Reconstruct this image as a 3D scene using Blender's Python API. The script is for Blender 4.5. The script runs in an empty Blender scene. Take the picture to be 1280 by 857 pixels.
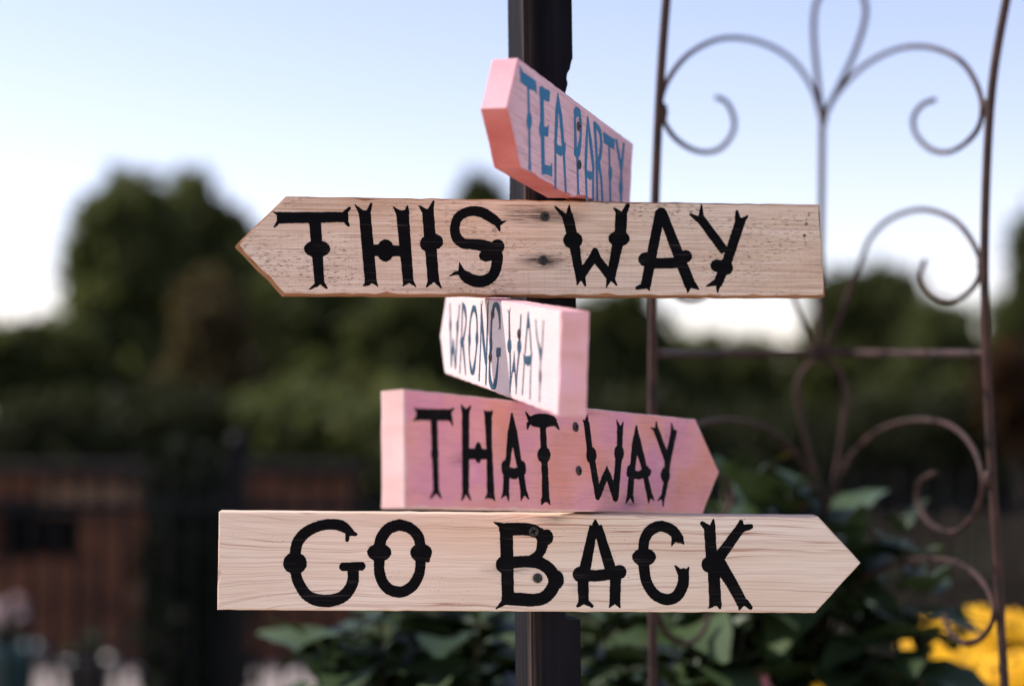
import bpy, bmesh, math, random
import numpy as np
from mathutils import Vector, Matrix
rnd = random.Random(7)
R = math.radians
sc = bpy.context.scene
COL = sc.collection

# ------------------------------------------------------------------ camera, sky, sun, exposure
H = 1.55
FPX = 1280 * 60 / 36.0
PITCH = math.atan(111 / FPX)
cd = bpy.data.cameras.new('camera'); cam = bpy.data.objects.new('camera', cd); COL.objects.link(cam)
cam.location = (0, 0, H); cam.rotation_euler = (math.pi / 2 + PITCH, 0, 0)
cd.lens = 60; cd.sensor_width = 36; cd.clip_start = 0.05; cd.clip_end = 3000
cd.dof.use_dof = True; cd.dof.focus_distance = 2.46; cd.dof.aperture_fstop = 1.25
sc.camera = cam
SUN_EL = 46.0
SUN_DIR = Vector((-0.97, 0.22, 0)).normalized()          # horizontal direction towards the sun
w = bpy.data.worlds.new('World'); sc.world = w; w.use_nodes = True
nt = w.node_tree; bg = nt.nodes['Background']
sky = nt.nodes.new('ShaderNodeTexSky'); sky.sky_type = 'NISHITA'; sky.sun_disc = False
sky.sun_elevation = R(SUN_EL); sky.sun_rotation = math.atan2(SUN_DIR.x, SUN_DIR.y)
sky.air_density = 1.0; sky.dust_density = 0.45; sky.ozone_density = 1.0; sky.altitude = 100
tint = nt.nodes.new('ShaderNodeMixRGB'); tint.blend_type = 'MULTIPLY'; tint.inputs[0].default_value = 1
tint.inputs[2].default_value = (1.14, .90, .90, 1)            # the camera's warm white balance
nt.links.new(sky.outputs[0], tint.inputs[1]); nt.links.new(tint.outputs[0], bg.inputs[0]); bg.inputs[1].default_value = 0.12
sd = bpy.data.lights.new('sun', 'SUN'); sd.energy = 3.3; sd.angle = R(0.6); sd.color = (1.0, 0.94, 0.86)
sun = bpy.data.objects.new('sun', sd); COL.objects.link(sun)
sv = SUN_DIR * math.cos(R(SUN_EL)) + Vector((0, 0, math.sin(R(SUN_EL))))
sun.rotation_euler = sv.to_track_quat('Z', 'Y').to_euler(); sun.location = (-6, 3, 8)
vs = sc.view_settings; vs.view_transform = 'Standard'; vs.look = 'None'; vs.gamma = 1; vs.use_curve_mapping = False
vs.exposure = 1.0

# ------------------------------------------------------------------ helpers
CP, SP = math.cos(PITCH), math.sin(PITCH)
def ray(u, v):
    x = (u - 640) / FPX; y = -(v - 428.5) / FPX
    return Vector((x, CP - y * SP, SP + y * CP))
def at(u, v, Y):                      # point on the upright plane at distance Y
    d = ray(u, v); return Vector((0, 0, H)) + d * (Y / d.y)

def lin(r, g, b):
    f = lambda c: ((c / 255 + 0.055) / 1.055) ** 2.4 if c > 10 else c / 255 / 12.92
    return (f(r), f(g), f(b), 1)

class NT:
    def __init__(s, name):
        s.m = bpy.data.materials.new(name); s.m.use_nodes = True
        s.t = s.m.node_tree; s.b = s.t.nodes['Principled BSDF']
    def n(s, typ, **kw):
        o = s.t.nodes.new('ShaderNode' + typ)
        for k, v in kw.items():
            if k.startswith('i_'):
                o.inputs[int(k[2:]) if k[2:].isdigit() else k[2:].replace('_', ' ')].default_value = v
            else: setattr(o, k, v)
        return o
    def l(s, a, b): s.t.links.new(a, b)
    def coord(s, scale=(1, 1, 1), loc=(0, 0, 0)):
        c = s.n('TexCoord'); m = s.n('Mapping'); m.inputs['Scale'].default_value = scale; m.inputs['Location'].default_value = loc
        s.l(c.outputs['Object'], m.inputs[0]); return m.outputs[0]
    def noise(s, vec, scale=1, detail=4, rough=.55, dist=0):
        o = s.n('TexNoise'); o.inputs['Scale'].default_value = scale; o.inputs['Detail'].default_value = detail
        o.inputs['Roughness'].default_value = rough; o.inputs['Distortion'].default_value = dist
        s.l(vec, o.inputs['Vector']); return o.outputs['Fac']
    def ramp(s, fac, stops):
        r = s.n('ValToRGB'); e = r.color_ramp.elements
        while len(e) < len(stops): e.new(.5)
        for k, (p, c) in enumerate(stops):
            e[k].position = p; e[k].color = c if len(c) == 4 else (*c, 1)
        s.l(fac, r.inputs[0]); return r.outputs[0]
    def mix(s, fac, a, b, mode='MIX'):
        m = s.n('MixRGB', blend_type=mode)
        for i, x in enumerate((fac, a, b)):
            if hasattr(x, 'is_output'): s.l(x, m.inputs[i])
            else: m.inputs[i].default_value = x
        return m.outputs[0]
    def math(s, op, a, b=0.0, clamp=False):
        m = s.n('Math', operation=op); m.use_clamp = clamp
        for i, x in enumerate((a, b)):
            if hasattr(x, 'is_output'): s.l(x, m.inputs[i])
            else: m.inputs[i].default_value = x
        return m.outputs[0]
    def bump(s, h, strength=.5, dist=.001):
        b = s.n('Bump'); b.inputs['Strength'].default_value = strength; b.inputs['Distance'].default_value = dist
        s.l(h, b.inputs['Height']); s.l(b.outputs[0], s.b.inputs['Normal'])
    def col(s, c):
        if hasattr(c, 'is_output'): s.l(c, s.b.inputs['Base Color'])
        else: s.b.inputs['Base Color'].default_value = c
    def done(s, rough=.6, spec=.3, metal=0):
        if hasattr(rough, 'is_output'): s.l(rough, s.b.inputs['Roughness'])
        else: s.b.inputs['Roughness'].default_value = rough
        s.b.inputs['Specular IOR Level'].default_value = spec; s.b.inputs['Metallic'].default_value = metal
        return s.m

W0 = (1, 1, 1, 1); K0 = (0, 0, 0, 1)

def vary(name, c1, c2, scale, rough=.7, spec=.3, bump=0, stretch=(1, 1, 1), metal=0, detail=5):
    t = NT(name); v = t.coord(stretch); n = t.noise(v, scale, detail)
    t.col(t.ramp(n, [(.3, c1), (.7, c2)]))
    if bump: t.bump(n, .6, bump)
    return t.done(rough, spec, metal)

def obj(name, me, mats, parent=None, M=None):
    if isinstance(me, bmesh.types.BMesh):
        bm = me; me = bpy.data.meshes.new(name); bm.to_mesh(me); bm.free()
    o = bpy.data.objects.new(name, me); COL.objects.link(o)
    if mats is not None and not me.materials:
        for m in (mats if isinstance(mats, (list, tuple)) else [mats]): me.materials.append(m)
    if parent is not None:
        o.parent = parent
        if M is not None: o.matrix_basis = WORLD[parent.name].inverted() @ M
    elif M is not None: o.matrix_basis = M
    if M is not None: WORLD[o.name] = M.copy()
    else: WORLD[o.name] = (WORLD[parent.name].copy() if parent is not None else Matrix())
    return o
WORLD = {}
def empty(name, loc, label, cat, group=None, rz=0):
    o = bpy.data.objects.new(name, None); COL.objects.link(o)
    M = Matrix.Translation(loc) @ Matrix.Rotation(rz, 4, 'Z'); o.matrix_basis = M; WORLD[o.name] = M
    return tag(o, label, cat, group)
def tag(o, label=None, cat=None, group=None, kind=None):
    if label: o['label'] = label
    if cat: o['category'] = cat
    if group: o['group'] = group
    if kind: o['kind'] = kind
    return o
def smooth(o, ang=40):
    for p in o.data.polygons: p.use_smooth = True
    return o
def bx(bm, lo, hi):
    r = bmesh.ops.create_cube(bm, size=1)
    for v in r['verts']:
        v.co = Vector([(lo[i] + hi[i]) / 2 + v.co[i] * (hi[i] - lo[i]) for i in range(3)])
    return r['verts']
def tube(bm, pts, rad, n=8, cap=True):
    pts = [Vector(p) for p in pts]; rings = []
    for i, p in enumerate(pts):
        d = (pts[min(i + 1, len(pts) - 1)] - pts[max(i - 1, 0)]).normalized()
        a = d.cross(Vector((0, 1, 0.013)));
        if a.length < .05: a = d.cross(Vector((1, 0, 0)))
        a.normalize(); b = d.cross(a)
        r = rad[i] if isinstance(rad, (list, tuple)) else rad
        rings.append([bm.verts.new(p + (a * math.cos(t) + b * math.sin(t)) * r) for t in [2 * math.pi * k / n for k in range(n)]])
    for i in range(len(rings) - 1):
        for k in range(n):
            bm.faces.new((rings[i][k], rings[i][(k + 1) % n], rings[i + 1][(k + 1) % n], rings[i + 1][k])).smooth = True
    if cap:
        bm.faces.new(rings[0][::-1]); bm.faces.new(rings[-1])
def catmull(pts, sub=6):
    P = [Vector(p) for p in pts]; out = []
    for i in range(len(P) - 1):
        p0 = P[max(i - 1, 0)]; p1 = P[i]; p2 = P[i + 1]; p3 = P[min(i + 2, len(P) - 1)]
        for k in range(sub):
            t = k / sub
            out.append(.5 * ((2 * p1) + (p2 - p0) * t + (2 * p0 - 5 * p1 + 4 * p2 - p3) * t * t + (3 * p1 - p0 - 3 * p2 + p3) * t ** 3))
    out.append(P[-1]); return out

# ------------------------------------------------------------------ ground
g = vary('soil_and_lawn', (.022, .03, .012, 1), (.05, .06, .025, 1), 2.2, .95, .1, .02)
bm = bmesh.new(); s = 1500
bm.faces.new([bm.verts.new(p) for p in ((-s, -60, 0), (s, -60, 0), (s, 2 * s, 0), (-s, 2 * s, 0))])
tag(obj('ground', bm, g), kind='structure')

grav = vary('bounce_gravel', (.52, .46, .38, 1), (.68, .61, .52, 1), 40, .95, .1, .006)
bm = bmesh.new(); bx(bm, (-9, -9, -.06), (9, 2.85, .012)); tag(obj('bounce_gravel_slab', bm, grav), kind='structure')  # unseen pale gravel, added to bounce warm light onto the shaded board faces

# ------------------------------------------------------------------ signpost: frames of the boards
def frame(o, yaw, pitch, roll):
    y, p, r = R(yaw), R(pitch), R(roll)
    a = Vector((math.cos(y) * math.cos(p), math.sin(y) * math.cos(p), math.sin(p)))
    n0 = Vector((math.sin(y), -math.cos(y), 0)); b0 = a.cross(-n0)
    if b0.z < 0: b0 = -b0
    b = b0 * math.cos(r) + n0 * math.sin(r); n = n0 * math.cos(r) - b0 * math.sin(r)
    M = Matrix.Identity(4)
    for i, vv in enumerate((a, b, n)):
        for k in range(3): M[k][i] = vv[k]
    for k in range(3): M[k][3] = o[k]
    return M
BF = {
 'this': frame((-0.323, 2.4108, 1.7442), 11.71, .70, -.68),
 'go': frame((-0.4223, 2.4618, 1.2956), 2.60, -.55, 1.55),
 'tea': frame((0.0004, 2.2118, 1.9000), 68.71, -3.78, 2.29),
 'wrong': frame((0.0576, 2.1476, 1.5647), -74.83, -6.70, .28),
 'that': frame((-0.1344, 2.1534, 1.4537), 52.65, -2.76, -3.20)}
OUT = {
 'this': ([(0, 0), (.814, 0), (.808, .14), (.0037, .14), (-.0666, .0699)], .038),
 'go': ([(0, 0), (.8646, 0), (.9312, .0729), (.8678, .14), (0, .14)], .038),
 'tea': ([(.030, 0), (.235, 0), (.29, .0135), (.507, .0135), (.507, .14), (0, .14), (-.0294, .0661)], .038),
 'wrong': ([(0, .0046), (0, .1375), (-.642, .1375), (-.682, .0626), (-.642, .0046)][::-1], .038),
 'that': ([(0, .0012), (.7235, .0012), (.7785, .069), (.7098, .151), (0, .151)], .0405)}
def on_board(key, u, v):
    M = BF[key]; n = Vector((M[0][2], M[1][2], M[2][2])); o = M.translation; C = Vector((0, 0, H)); d = ray(u, v)
    p = C + d * ((o - C).dot(n) / d.dot(n))
    q = M.inverted() @ p; return q.x, q.y

def board_mesh(key, jit=.0006, seed=1):
    rr = random.Random(seed); pts, th = OUT[key]; n = len(pts)
    area = sum(pts[i][0] * pts[(i + 1) % n][1] - pts[(i + 1) % n][0] * pts[i][1] for i in range(n))
    if area < 0: pts = pts[::-1]
    ring = []
    for i in range(n):
        a = Vector(pts[i]); b = Vector(pts[(i + 1) % n]); L = (b - a).length; k = max(1, int(L / .016))
        nn = Vector((-(b - a).y, (b - a).x)).normalized()
        for j in range(k):
            q = a.lerp(b, j / k)
            if j: q = q + nn * rr.gauss(0, jit)
            ring.append(q)
    bm = bmesh.new()
    bev = .0016
    def loop(z, inset):
        out = []; N = len(ring)
        for i in range(N):
            t0 = (ring[i] - ring[i - 1]).normalized(); t1 = (ring[(i + 1) % N] - ring[i]).normalized()
            nrm = Vector((-(t0 + t1).y, (t0 + t1).x)).normalized()
            e = inset * (.7 + .8 * rr.random() + (2.2 * rr.random() if rr.random() < .12 else 0)) if inset else 0
            q = ring[i] + nrm * e; out.append(bm.verts.new((q.x, q.y, z)))
        return out
    L0 = loop(0, bev); L1 = loop(-bev, 0); L2 = loop(-th + bev, 0); L3 = loop(-th, bev)
    N = len(ring)
    f = bm.faces.new(L0); f.material_index = 0
    bm.faces.new(L3[::-1])
    for A, B_, mi in ((L0, L1, 1), (L1, L2, 1), (L2, L3, 1)):
        for i in range(N):
            f = bm.faces.new((A[i], B_[i], B_[(i + 1) % N], A[(i + 1) % N])); f.material_index = mi
            if key == 'tea':                                   # shade painted onto underside and lower bevel as darker coral
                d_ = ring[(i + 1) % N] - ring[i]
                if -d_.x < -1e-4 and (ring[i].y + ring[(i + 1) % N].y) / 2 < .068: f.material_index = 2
    bmesh.ops.recalc_face_normals(bm, faces=bm.faces)
    return bm

# ------------------------------------------------------------------ wood and paint
def pine_mat():                      # smooth pine with reddish grain lines
    t = NT('pine_board')
    wv = t.coord((3.0, 5, 5)); warp = t.noise(wv, 1, 3, .5)
    c = t.n('TexCoord'); sp = t.n('SeparateXYZ'); t.l(c.outputs['Object'], sp.inputs[0])
    yy = t.math('ADD', sp.outputs[1], t.math('MULTIPLY', t.math('SUBTRACT', warp, .5), .045))
    # arched grain towards the square end
    ar = t.math('MULTIPLY', t.math('POWER', t.math('SUBTRACT', .30, sp.outputs[0], True), 2.0), t.math('SUBTRACT', sp.outputs[1], .07))
    yy = t.math('SUBTRACT', yy, t.math('MULTIPLY', ar, 3.5))
    cb = t.n('CombineXYZ'); t.l(t.math('MULTIPLY', sp.outputs[0], .9), cb.inputs[0]); t.l(t.math('MULTIPLY', yy, 150), cb.inputs[1]); t.l(sp.outputs[2], cb.inputs[2])
    ln = t.noise(cb.outputs[0], 1, 1.0, .4)
    lines = t.ramp(ln, [(.515, K0), (.545, (.3,)*3), (.560, W0), (.572, (.03,)*3)])
    fine = t.noise(t.coord((7, 420, 60)), 1, 2, .6)
    big = t.noise(t.coord((2.2, 14, 8), (3, 1, 0)), 1, 3)
    base = t.ramp(big, [(.3, (.70, .55, .43, 1)), (.55, (.76, .64, .53, 1)), (.75, (.80, .70, .61, 1))])
    base = t.mix(t.math('MULTIPLY', t.ramp(fine, [(.4, K0), (.7, W0)]), .30), base, (.42, .24, .15, 1))
    amt = t.noise(t.coord((2.4, 9, 1), (7, 2, 0)), 1, 2)
    base = t.mix(t.math('MULTIPLY', lines, t.ramp(amt, [(.33, (.35,)*3), (.6, (.95,)*3)])), base, (.28, .10, .05, 1))
    pit = t.noise(t.coord((160, 330, 200)), 1, 1)
    zone = t.noise(t.coord((9, 16, 1), (.3, 4, 0)), 1, 2)
    pits = t.math('MULTIPLY', t.ramp(pit, [(.69, K0), (.73, W0)]), t.ramp(zone, [(.56, K0), (.66, W0)]))
    base = t.mix(t.math('MULTIPLY', pits, .75), base, (.10, .06, .04, 1))
    base = stains(t, base, STAIN['go'])
    t.col(base)
    t.bump(t.math('ADD', t.math('MULTIPLY', fine, .6), t.math('SUBTRACT', t.math('MULTIPLY', lines, -.5), pits)), .35, .0006)
    return t.done(.62, .3)

def stains(t, base, spots):
    c = t.n('TexCoord'); fl = t.noise(t.coord((30, 330, 60)), 1, 3, .6)
    for (x, y, rx, ry, amt) in spots:
        m = t.n('Mapping'); m.inputs['Location'].default_value = (-x / rx, -y / ry, 0); m.inputs['Scale'].default_value = (1 / rx, 1 / ry, 1)
        t.l(c.outputs['Object'], m.inputs[0]); ln = t.n('VectorMath', operation='LENGTH'); t.l(m.outputs[0], ln.inputs[0])
        f = t.math('SUBTRACT', 1.0, ln.outputs['Value'], True)
        f = t.math('MULTIPLY', f, t.ramp(fl, [(.38, (.25,)*3), (.62, W0)]))
        base = t.mix(t.math('MULTIPLY', f, amt, True), base, (.045, .032, .028, 1))
    return base

def rough_mat():                     # weathered rough sawn board
    t = NT('rough_sawn_board')
    big = t.noise(t.coord((2.5, 11, 6), (1, 5, 0)), 1, 4)
    base = t.ramp(big, [(.28, (.58, .40, .27, 1)), (.48, (.72, .55, .42, 1)), (.72, (.78, .64, .52, 1))])
    fine = t.noise(t.coord((7, 380, 60)), 1, 3, .7)
    base = t.mix(t.math('MULTIPLY', t.ramp(fine, [(.43, K0), (.68, W0)]), .62), base, (.27, .135, .075, 1))
    pale = t.noise(t.coord((5, 190, 60), (4, 9, 2)), 1, 2, .6); base = t.mix(t.math('MULTIPLY', t.ramp(pale, [(.5, K0), (.7, W0)]), .5), base, (.80, .66, .55, 1))
    saw = t.noise(t.coord((260, 9, 4)), 1, 1, .5)
    base = t.mix(t.math('MULTIPLY', t.ramp(saw, [(.5, K0), (.75, W0)]), .10), base, (.3, .17, .1, 1))
    pit = t.noise(t.coord((100, 520, 300)), 1, 2.5, .6)
    zone = t.noise(t.coord((5, 13, 1), (2, 1, 0)), 1, 3)
    pits = t.math('MULTIPLY', t.ramp(pit, [(.60, K0), (.66, W0)]), t.ramp(zone, [(.45, (.0,)*3), (.66, W0)]))
    base = t.mix(t.math('MULTIPLY', pits, .8), base, (.09, .045, .028, 1))
    base = stains(t, base, STAIN['this'])
    t.col(base)
    h = t.math('ADD', t.math('MULTIPLY', fine, -.6), t.math('MULTIPLY', pits, -1.2)); h = t.math('ADD', h, t.math('MULTIPLY', saw, .3))
    t.bump(h, 1.0, .0016)
    return t.done(.75, .2)

def paint_mat(name, cols, wear, wearcol, grain=.25, blot=7, spots=(), rough=.55):
    t = NT(name)
    b1 = t.noise(t.coord((blot, blot * 1.3, blot), (3, 2, 1)), 1, 4, .5, .25)
    n = len(cols); base = t.ramp(b1, [(.28 + .46 * i / (n - 1), c) for i, c in enumerate(cols)])
    fine = t.noise(t.coord((10, 380, 380)), 1, 3, .6)
    cross = t.noise(t.coord((70, 460, 460)), 1, 2, .6)
    g2 = t.math('MULTIPLY', t.ramp(fine, [(.5, K0), (.68, W0)]), grain)
    base = t.mix(g2, base, wearcol)
    zone = t.noise(t.coord((7, 18, 12), (5, 3, 1)), 1, 4)
    wr = t.math('MULTIPLY', t.ramp(zone, [(.55, K0), (.72, W0)]), t.math('MULTIPLY', t.ramp(cross, [(.45, K0), (.6, W0)]), wear))
    base = t.mix(wr, base, wearcol)
    if spots: base = stains(t, base, spots)
    t.col(base); t.bump(t.math('ADD', fine, t.math('MULTIPLY', cross, .9)), .8, .0009)
    return t.done(rough, .25)

def xy(key, u, v): return on_board(key, u, v)
SCREW = {'this': [(681, 271), (679, 326)], 'go': [(667, 664), (672, 722)], 'tea': [(723, 158), (723.6, 206)],
         'wrong': [(616.5, 392), (613.5, 446), (649.5, 417)], 'that': [(719, 533.5), (723, 588)]}
STAIN = {}
a0, a1 = xy('this', 681, 271), xy('this', 679, 326)
STAIN['this'] = [(a0[0] - .022, a0[1] + .003, .062, .022, 1.3), (a1[0], a1[1], .045, .014, 1.5), (a0[0] + .03, a0[1], .05, .012, 1.0)] + [(*xy('this', *q), .0032, .0032, 2.5) for q in ((1011, 268), (1008, 279.5), (1005.5, 294.5))]
a0, a1 = xy('go', 672, 722), xy('go', 690, 647)
STAIN['go'] = [(a0[0] - .04, a0[1] + .012, .05, .012, .8), (a0[0], a0[1], .012, .009, .8), (a1[0], a1[1] + .004, .035, .018, .9), (xy('go', 724, 735)[0], xy('go', 724, 735)[1], .02, .02, .25)]
M_GO = pine_mat(); M_THIS = rough_mat()
brown_edge = vary('sawn_edge', (.20, .085, .035, 1), (.40, .20, .10, 1), 1, .75, .2, .0006, (8, 120, 120))
pale_edge = vary('pine_edge', (.52, .36, .26, 1), (.70, .54, .43, 1), 1, .7, .25, .0006, (8, 160, 160))
M_TEA = paint_mat('pink_wash', [(.60, .34, .38, 1), (.68, .42, .47, 1), (.74, .50, .55, 1)], .9, (.30, .13, .17, 1), .7, 6)
M_TEAU = paint_mat('lit_pink_paint', [(.66, .30, .34, 1), (.72, .36, .40, 1), (.76, .44, .47, 1)], .3, (.5, .28, .3, 1), .2, 14)  # lit copy of the edge paint: sunlight put into a paler pink
M_TEAE = paint_mat('shaded_coral_paint', [(.44, .095, .085, 1), (.52, .14, .12, 1), (.58, .21, .19, 1)], .5, (.35, .10, .08, 1), .3, 14)  # shaded copy of the edge paint: shade put into a deeper coral
M_WR = paint_mat('pale_pink_paint', [(.54, .43, .44, 1), (.58, .48, .48, 1), (.61, .53, .53, 1)], .25, (.6, .42, .46, 1), .2, 6)
M_WRE = paint_mat('pink_end_paint', [(.64, .34, .29, 1), (.72, .39, .42, 1), (.72, .43, .52, 1)], .3, (.5, .26, .28, 1), .2, 22)
a0, a1, a2, a3 = xy('that', 575, 575), xy('that', 757, 608), xy('that', 788, 628), xy('that', 735, 515)
M_TH = paint_mat('pink_and_lilac_paint', [(.68, .26, .17, 1), (.73, .30, .25, 1), (.75, .33, .33, 1), (.69, .28, .38, 1), (.80, .42, .43, 1)], .6, (.33, .15, .16, 1), .3, 7,
                 [(a0[0], a0[1], .03, .012, .6), (a1[0], a1[1], .035, .03, .55), (a2[0], a2[1], .03, .02, .7), (a3[0], a3[1], .06, .008, .5)])
M_THE = paint_mat('rose_end_paint', [(.62, .38, .35, 1), (.68, .45, .43, 1), (.72, .52, .50, 1)], .4, (.5, .28, .24, 1), .25, 18)
def brush(name, c1, c2, rough):
    t = NT(name); f = t.noise(t.coord((14, 330, 330)), 1, 3, .65); b = t.noise(t.coord((25, 25, 25)), 1, 3)
    col = t.mix(t.math('MULTIPLY', t.ramp(f, [(.45, K0), (.75, W0)]), .55), c1, c2)
    col = t.mix(t.math('MULTIPLY', t.ramp(b, [(.55, K0), (.75, W0)]), .5), col, c2)
    st = t.noise(t.coord((9, 620, 300), (3, 7, 1)), 1, 1, .5); sz = t.noise(t.coord((14, 22, 10), (1, 4, 0)), 1, 2)
    col = t.mix(t.math('MULTIPLY', t.ramp(st, [(.62, K0), (.70, W0)]), t.math('MULTIPLY', t.ramp(sz, [(.50, K0), (.66, W0)]), .20)), col, (.22, .17, .15, 1))
    t.col(col); t.bump(f, .5, .0006); return t.done(rough, .05)
BLACK = brush('black_brushed_paint', (.0022, .0022, .003, 1), (.008, .0075, .010, 1), .6)
BLUE = brush('blue_brushed_paint', (.028, .15, .29, 1), (.07, .20, .34, 1), .55)
SLATE = brush('slate_blue_brushed_paint', (.022, .055, .095, 1), (.045, .085, .13, 1), .55)

# ------------------------------------------------------------------ hand-painted lettering: strokes traced in a window (u0, v0, scale)
def Kc(*p): return ('K', np.array(p, float))
def L_(x0, y0, w0, x1, y1, w1): return ('L', np.array([(x0, y0, w0), (x1, y1, w1)], float))
def E_(x, y, a, b): return ('E', (x, y, a, b))
def G_(*p): return ('G', np.array(p, float))
def seg(X, Y, p, q, flat):
    d = q[:2] - p[:2]; L = math.hypot(*d) + 1e-9; ex, ey = d / L
    al = (X - p[0]) * ex + (Y - p[1]) * ey; pe = (X - p[0]) * -ey + (Y - p[1]) * ex
    t = np.clip(al / L, 0, 1); r = (p[2] + (q[2] - p[2]) * t) / 2
    if flat: return np.minimum(r - np.abs(pe), np.minimum(al, L - al))
    return r - np.hypot(X - (p[0] + ex * L * t), Y - (p[1] + ey * L * t))
def field(prims, X, Y):
    F = np.full(X.shape, -1e3)
    for k, a in prims:
        if k == 'E': f = (1 - np.hypot((X - a[0]) / a[2], (Y - a[1]) / a[3])) * min(a[2], a[3])
        elif k == 'L': f = seg(X, Y, a[0], a[1], True)
        elif k == 'K':
            if len(a) > 3:
                sm = catmull([tuple(q) for q in a], 5); a = np.array([tuple(q) for q in sm])
            f = np.full(X.shape, -1e3)
            for i in range(len(a) - 1): f = np.maximum(f, seg(X, Y, a[i], a[i + 1], False))
        else:
            n = len(a); ins = np.zeros(X.shape, bool); ds = np.full(X.shape, 1e6)
            for i in range(n):
                (x0, y0), (x1, y1) = a[i], a[(i + 1) % n]
                ds = np.minimum(ds, -seg(X, Y, np.array((x0, y0, 0.)), np.array((x1, y1, 0.)), False))
                if y0 != y1: ins ^= ((y0 > Y) != (y1 > Y)) & (X < (x1 - x0) * (Y - y0) / (y1 - y0) + x0)
            f = np.where(ins, ds, -ds)
        F = np.maximum(F, f)
    return F
def marching(F, xs, ys):
    ny, nx = F.shape; verts = []; idx = {}; faces = []
    def gv(i, j):
        k = (0, i, j)
        if k not in idx: idx[k] = len(verts); verts.append((xs[j], ys[i], F[i, j]))
        return idx[k]
    def ev(i, j, i2, j2):
        k = (1, min((i, j), (i2, j2)), max((i, j), (i2, j2)))
        if k not in idx:
            a, b = F[i, j], F[i2, j2]; t = a / (a - b)
            idx[k] = len(verts); verts.append((xs[j] + (xs[j2] - xs[j]) * t, ys[i] + (ys[i2] - ys[i]) * t, 0.0))
        return idx[k]
    ins = F > 0
    cells = np.argwhere(ins[:-1, :-1] | ins[1:, :-1] | ins[:-1, 1:] | ins[1:, 1:])
    for i, j in cells:
        c = [(i, j), (i, j + 1), (i + 1, j + 1), (i + 1, j)]; poly = []
        for k in range(4):
            p, q = c[k], c[(k + 1) % 4]
            if ins[p]: poly.append(gv(*p))
            if ins[p] != ins[q]: poly.append(ev(*p, *q))
        if len(poly) > 2: faces.append(poly)
    return verts, faces
def letter(key, win, prims, mat, parent, step=5.0, rough=1.3, seed=0):
    u0, v0, s = win
    P = []
    for k, a in prims:
        if k == 'E': P += [(a[0] - a[2], a[1] - a[3]), (a[0] + a[2], a[1] + a[3])]
        elif k == 'G': P += [tuple(q) for q in a]
        else:
            for q in a: P += [(q[0] - q[2], q[1] - q[2]), (q[0] + q[2], q[1] + q[2])]
    P = np.array(P); lo = P.min(0) - 10; hi = P.max(0) + 10
    xs = np.arange(lo[0], hi[0], step); ys = np.arange(lo[1], hi[1], step)
    X, Y = np.meshgrid(xs, ys)
    F = field(prims, X, Y)
    F = F + rough * (np.sin(X * .11 + Y * .05 + seed) * np.cos(Y * .13 - X * .03 + 2 * seed) + .7 * np.sin(X * .031 - Y * .27 + seed) + .5 * np.cos(Y * .055 + seed * 3))
    vv, ff = marching(F, xs, ys)
    out = []
    for x, y, f in vv:
        a, b = on_board(key, u0 + x / s, v0 + y / s)
        out.append((a, b, .0003 + .0006 * (1 - math.exp(-f / 9.0))))
    me = bpy.data.meshes.new('letter'); me.from_pydata(out, [], ff)
    bm = bmesh.new(); bm.from_mesh(me)
    for f in bm.faces:
        f.smooth = True
        if f.normal.z < 0: f.normal_flip()
    bm.to_mesh(me); bm.free()
    return obj('painted_letter', me, mat, parent, BF[key])

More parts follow.
